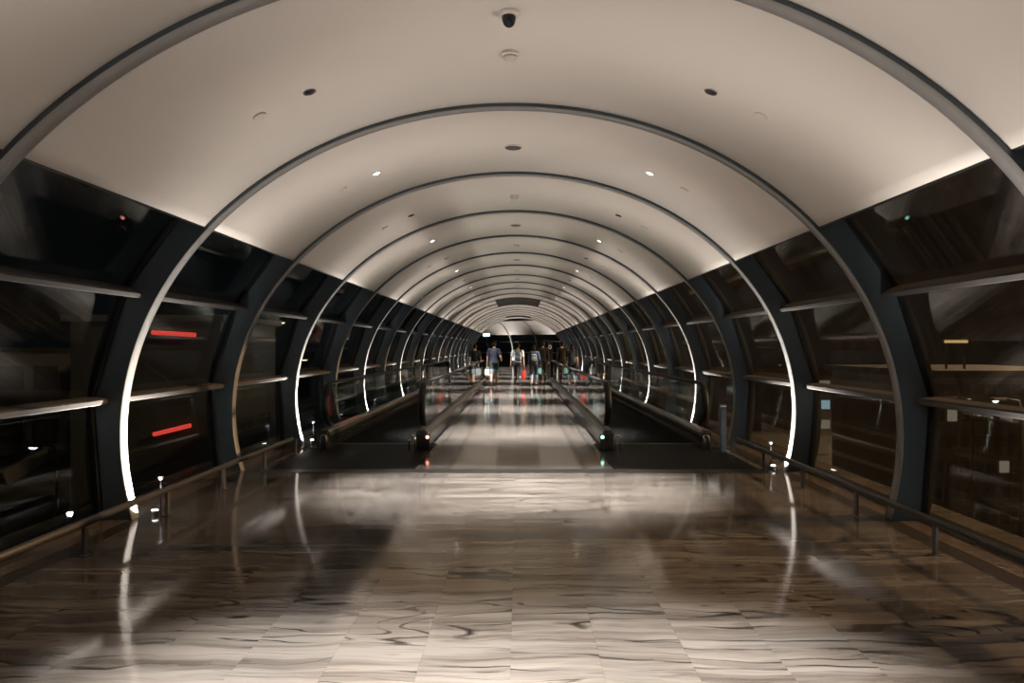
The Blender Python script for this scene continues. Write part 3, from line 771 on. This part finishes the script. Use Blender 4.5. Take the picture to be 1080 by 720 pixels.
    skin_obj('shirt', bm, shirt, root, .012, 5)
    bm = bmesh.new(); cap(bm, S(V(-.05, 0, .90)), S(V(.05, 0, .90)), .118*k, .118*k, 14, .98); cap(bm, S(V(0, 0, .93)), S(V(0, 0, 1.0)), .158*width*k, .152*width*k, 14, .68)
    cb = bmesh.new()
    for s in (-1, 1):
        hip, kn, an = J[s][:3]
        if length == 'long': cap(bm, S(hip), S(kn), .098*k, .072*k); cap(bm, S(kn), S(kn*.06+an*.94), .070*k, .056*k)
        elif length == 'crop': cap(bm, S(hip), S(kn), .098*k, .072*k); cap(bm, S(kn), S(kn*.55+an*.45), .070*k, .064*k)
        else: cap(bm, S(hip), S(hip*.25+kn*.75), .102*k, .086*k)
        if cuff:
            a_, b_ = (hip*.28+kn*.72, kn) if length == 'short' else (kn*.8+an*.2, kn*.45+an*.55)
            cap(cb, S(a_), S(b_), .094*k if length == 'short' else .074*k, .088*k if length == 'short' else .07*k)
    skin_obj('trousers' if length != 'short' else 'shorts', bm, bottom, root, .012, 5)
    if cuff: skin_obj('cuffs', cb, cuff, root, .012, 3)
    else: cb.free()
    for s in (-1, 1):
        an, heel, ball, toe = J[s][2:]
        bm = bmesh.new(); cap(bm, S(heel+Vector((0, 0, .022))), S(ball), .041*k, .043*k); cap(bm, S(ball), S(toe), .043*k, .033*k)
        sh = skin_obj('shoe', bm, shoe, root, .011, 3)
    # hair
    bm = bmesh.new()
    ellip(bm, S(V(0, .006, 1.658)), Vector((.082, .092, .098))*k); ellip(bm, S(V(0, -.03, 1.61)), Vector((.072, .062, .085))*k)
    if hair == 'long': ellip(bm, S(V(0, -.045, 1.55)), Vector((.075, .05, .12))*k)
    if hair == 'cap':
        ellip(bm, S(V(0, .03, 1.70)), Vector((.092, .105, .06))*k); cap(bm, S(V(-.04, .13, 1.69)), S(V(.04, .13, 1.69)), .02*k, .02*k)
    skin_obj('hair' if hair != 'cap' else 'cap', bm, HAIR, root, .011, 2)
    return root, {s: Vector(loc) + Matrix.Rotation(turn, 3, 'Z') @ h for s, h in hands.items()}, k, dz
def backpack(root, k, dz, main, pocket, strap):
    b = empty('backpack', (0, 0, 0), parent=root)
    def Z(z): return (z+dz)*k
    bm = bmesh.new(); box(bm, -.132*k, .132*k, -.27*k, -.115*k, Z(.98), Z(1.34), bev=.05*k); obj('pack_body', bm, main, b, True)
    bm = bmesh.new(); box(bm, -.115*k, .115*k, -.33*k, -.27*k, Z(1.02), Z(1.20), bev=.025*k); obj('front_pocket', bm, pocket, b, True)
    bm = bmesh.new(); tube(bm, [(-.05*k, -.15*k, Z(1.335)), (-.03*k, -.15*k, Z(1.37)), (.03*k, -.15*k, Z(1.37)), (.05*k, -.15*k, Z(1.335))], .010*k, 8); obj('grab_handle', bm, strap, b, True)
    for s in (-1, 1):
        bm = bmesh.new(); tube(bm, [(s*.10*k, -.13*k, Z(1.38)), (s*.11*k, -.06*k, Z(1.46)), (s*.115*k, .03*k, Z(1.47)), (s*.12*k, .105*k, Z(1.38)), (s*.135*k, .125*k, Z(1.2)), (s*.165*k, .04*k, Z(1.06)), (s*.15*k, -.12*k, Z(1.02))], .016*k, 8, sx=1.6); obj('shoulder_strap', bm, strap, b, True)
    return b
def carrier_bag(pt, w_, d_, h_, drop, mat, hmat, name, label):
    g = empty(name, (pt.x, pt.y, pt.z-drop-h_)); tag(g, label, 'bag')
    bm = bmesh.new(); n = 5; rings = []
    for i in range(n):
        f = i/(n-1); ww, dd = w_*(.92+.16*math.sin(PI*f)), d_*(1.05-.25*f)
        rings.append([bm.verts.new((ww*cx, dd*cy, h_*f)) for cx, cy in ((-.5,-.5),(0,-.6),(.5,-.5),(.5,.5),(0,.6),(-.5,.5))])
    for i in range(n-1):
        for j in range(6): bm.faces.new((rings[i][j], rings[i][(j+1) % 6], rings[i+1][(j+1) % 6], rings[i+1][j]))
    bm.faces.new(rings[0][::-1]); bm.faces.new(rings[-1]); obj('bag_body', bm, mat, g)
    for s in (-1, 1):
        bm = bmesh.new(); tube(bm, [(-w_*.25, s*d_*.3, h_), (-w_*.12, s*.012, h_+drop*.8), (0, 0, h_+drop), (w_*.12, s*.012, h_+drop*.8), (w_*.25, s*d_*.3, h_)], .006, 6); obj('handle', bm, hmat, g, True)
    return g
black = cloth('black', (.012, .013, .015)); navy = cloth('navy', (.009, .011, .026)); white = cloth('white', (.90, .89, .87)); slate = cloth('slate_blue', (.055, .075, .11))
denim = cloth('light_denim', (.15, .21, .27)); ddenim = cloth('dark_denim', (.018, .026, .040)); blue = cloth('blue', (.022, .042, .075)); taupe = cloth('taupe', (.045, .038, .036)); brown = cloth('dark_brown', (.035, .024, .018)); teal = cloth('dark_teal', (.012, .022, .024))
grey = cloth('grey', (.06, .055, .053)); red = pbr('red_bag', (.62, .035, .025), .5); plastic = pbr('white_carrier', (.62, .62, .60), .4); mint = pbr('green_carrier', (.10, .26, .21), .5)
def px_x(px, d): return .07 + (px-548)/720*d
r2, h2, k2, z2 = person((px_x(521, 27.5), 27.5, 0), 1.78, 'person in a navy shirt and shorts carrying a white plastic bag', navy, teal, 'short', black, stride=.8, arms={-1: (2, 4, 10), 1: (-14, 62, 12)}, cuff=denim, width=1.12)
carrier_bag(h2[-1], .22, .14, .26, .10, plastic, plastic, 'plastic_bag', 'white plastic carrier bag held by the navy-shirted person')
r3, h3, k3, z3 = person((px_x(546, 27.2), 27.2, 0), 1.70, 'person in a white shirt and dark trousers wearing a slate backpack', white, black, 'long', black, stride=-.6, arms={-1: (6, 14, 14), 1: (-4, 0, 10)})
backpack(r3, k3, z3, slate, slate, black)
carrier_bag(h3[1], .17, .10, .36, .12, red, red, 'shopping_bag', 'bright red shopping bag hanging from the white-shirted person')
r4, h4, k4, z4 = person((px_x(563, 27.5), 27.5, 0), 1.64, 'person with long dark hair, blue sleeves and a taupe backpack', blue, ddenim, 'crop', SOLE, sleeve='long', stride=.7, hair='long', arms={-1: (4, 10, 8), 1: (-6, 24, 12)}, cuff=denim)
backpack(r4, k4, z4, taupe, grey, taupe)
carrier_bag(h4[1], .14, .09, .20, .07, mint, plastic, 'gift_bag', 'small pale green bag held by the person with taupe backpack')
person((px_x(572.5, 29.9), 29.9, 0), 1.80, 'person dressed all in black walking ahead beside the sign totem', black, black, 'long', black, sleeve='long', stride=.6)
person((px_x(500, 28.4), 28.9, .004), 1.66, 'person in a black shirt and light denim shorts on the left walkway', teal, denim, 'short', SOLE, stride=-.6, arms={1: (-8, 30, 14)})
person((px_x(604, 28.4), 28.8, .004), 1.66, 'person in dark shorts with bare legs on the right walkway', black, black, 'short', SOLE, stride=.7, cuff=ddenim, hair='long')
person((px_x(592.5, 30.5), 30.4, .004), 1.78, 'person in a dark brown jacket beyond the right walkway', cloth('very_dark_brown', (.016, .012, .010)), black, 'long', black, sleeve='long', stride=-.7)

# sign totem among the people
g = empty('sign_totem', (px_x(580, 32.5), 32.5, 0)); tag(g, 'black standing sign totem with a white ring symbol', 'sign')
obj('base_plate', boxbm(-.17, .17, -.12, .12, 0, .03, bev=.008), M['skirt'], g)
obj('panel', boxbm(-.12, .12, -.035, .035, .03, 1.87, bev=.01), M['skirt'], g)
bm = bmesh.new()
tube(bm, [(.055*math.cos(2*PI*i/20), -.04, 1.56+.09*math.sin(2*PI*i/20)) for i in range(20)], .014, 8, closed=True)
o = obj('ring_symbol', bm, white, g, True); o['label'] = 'white ring symbol'
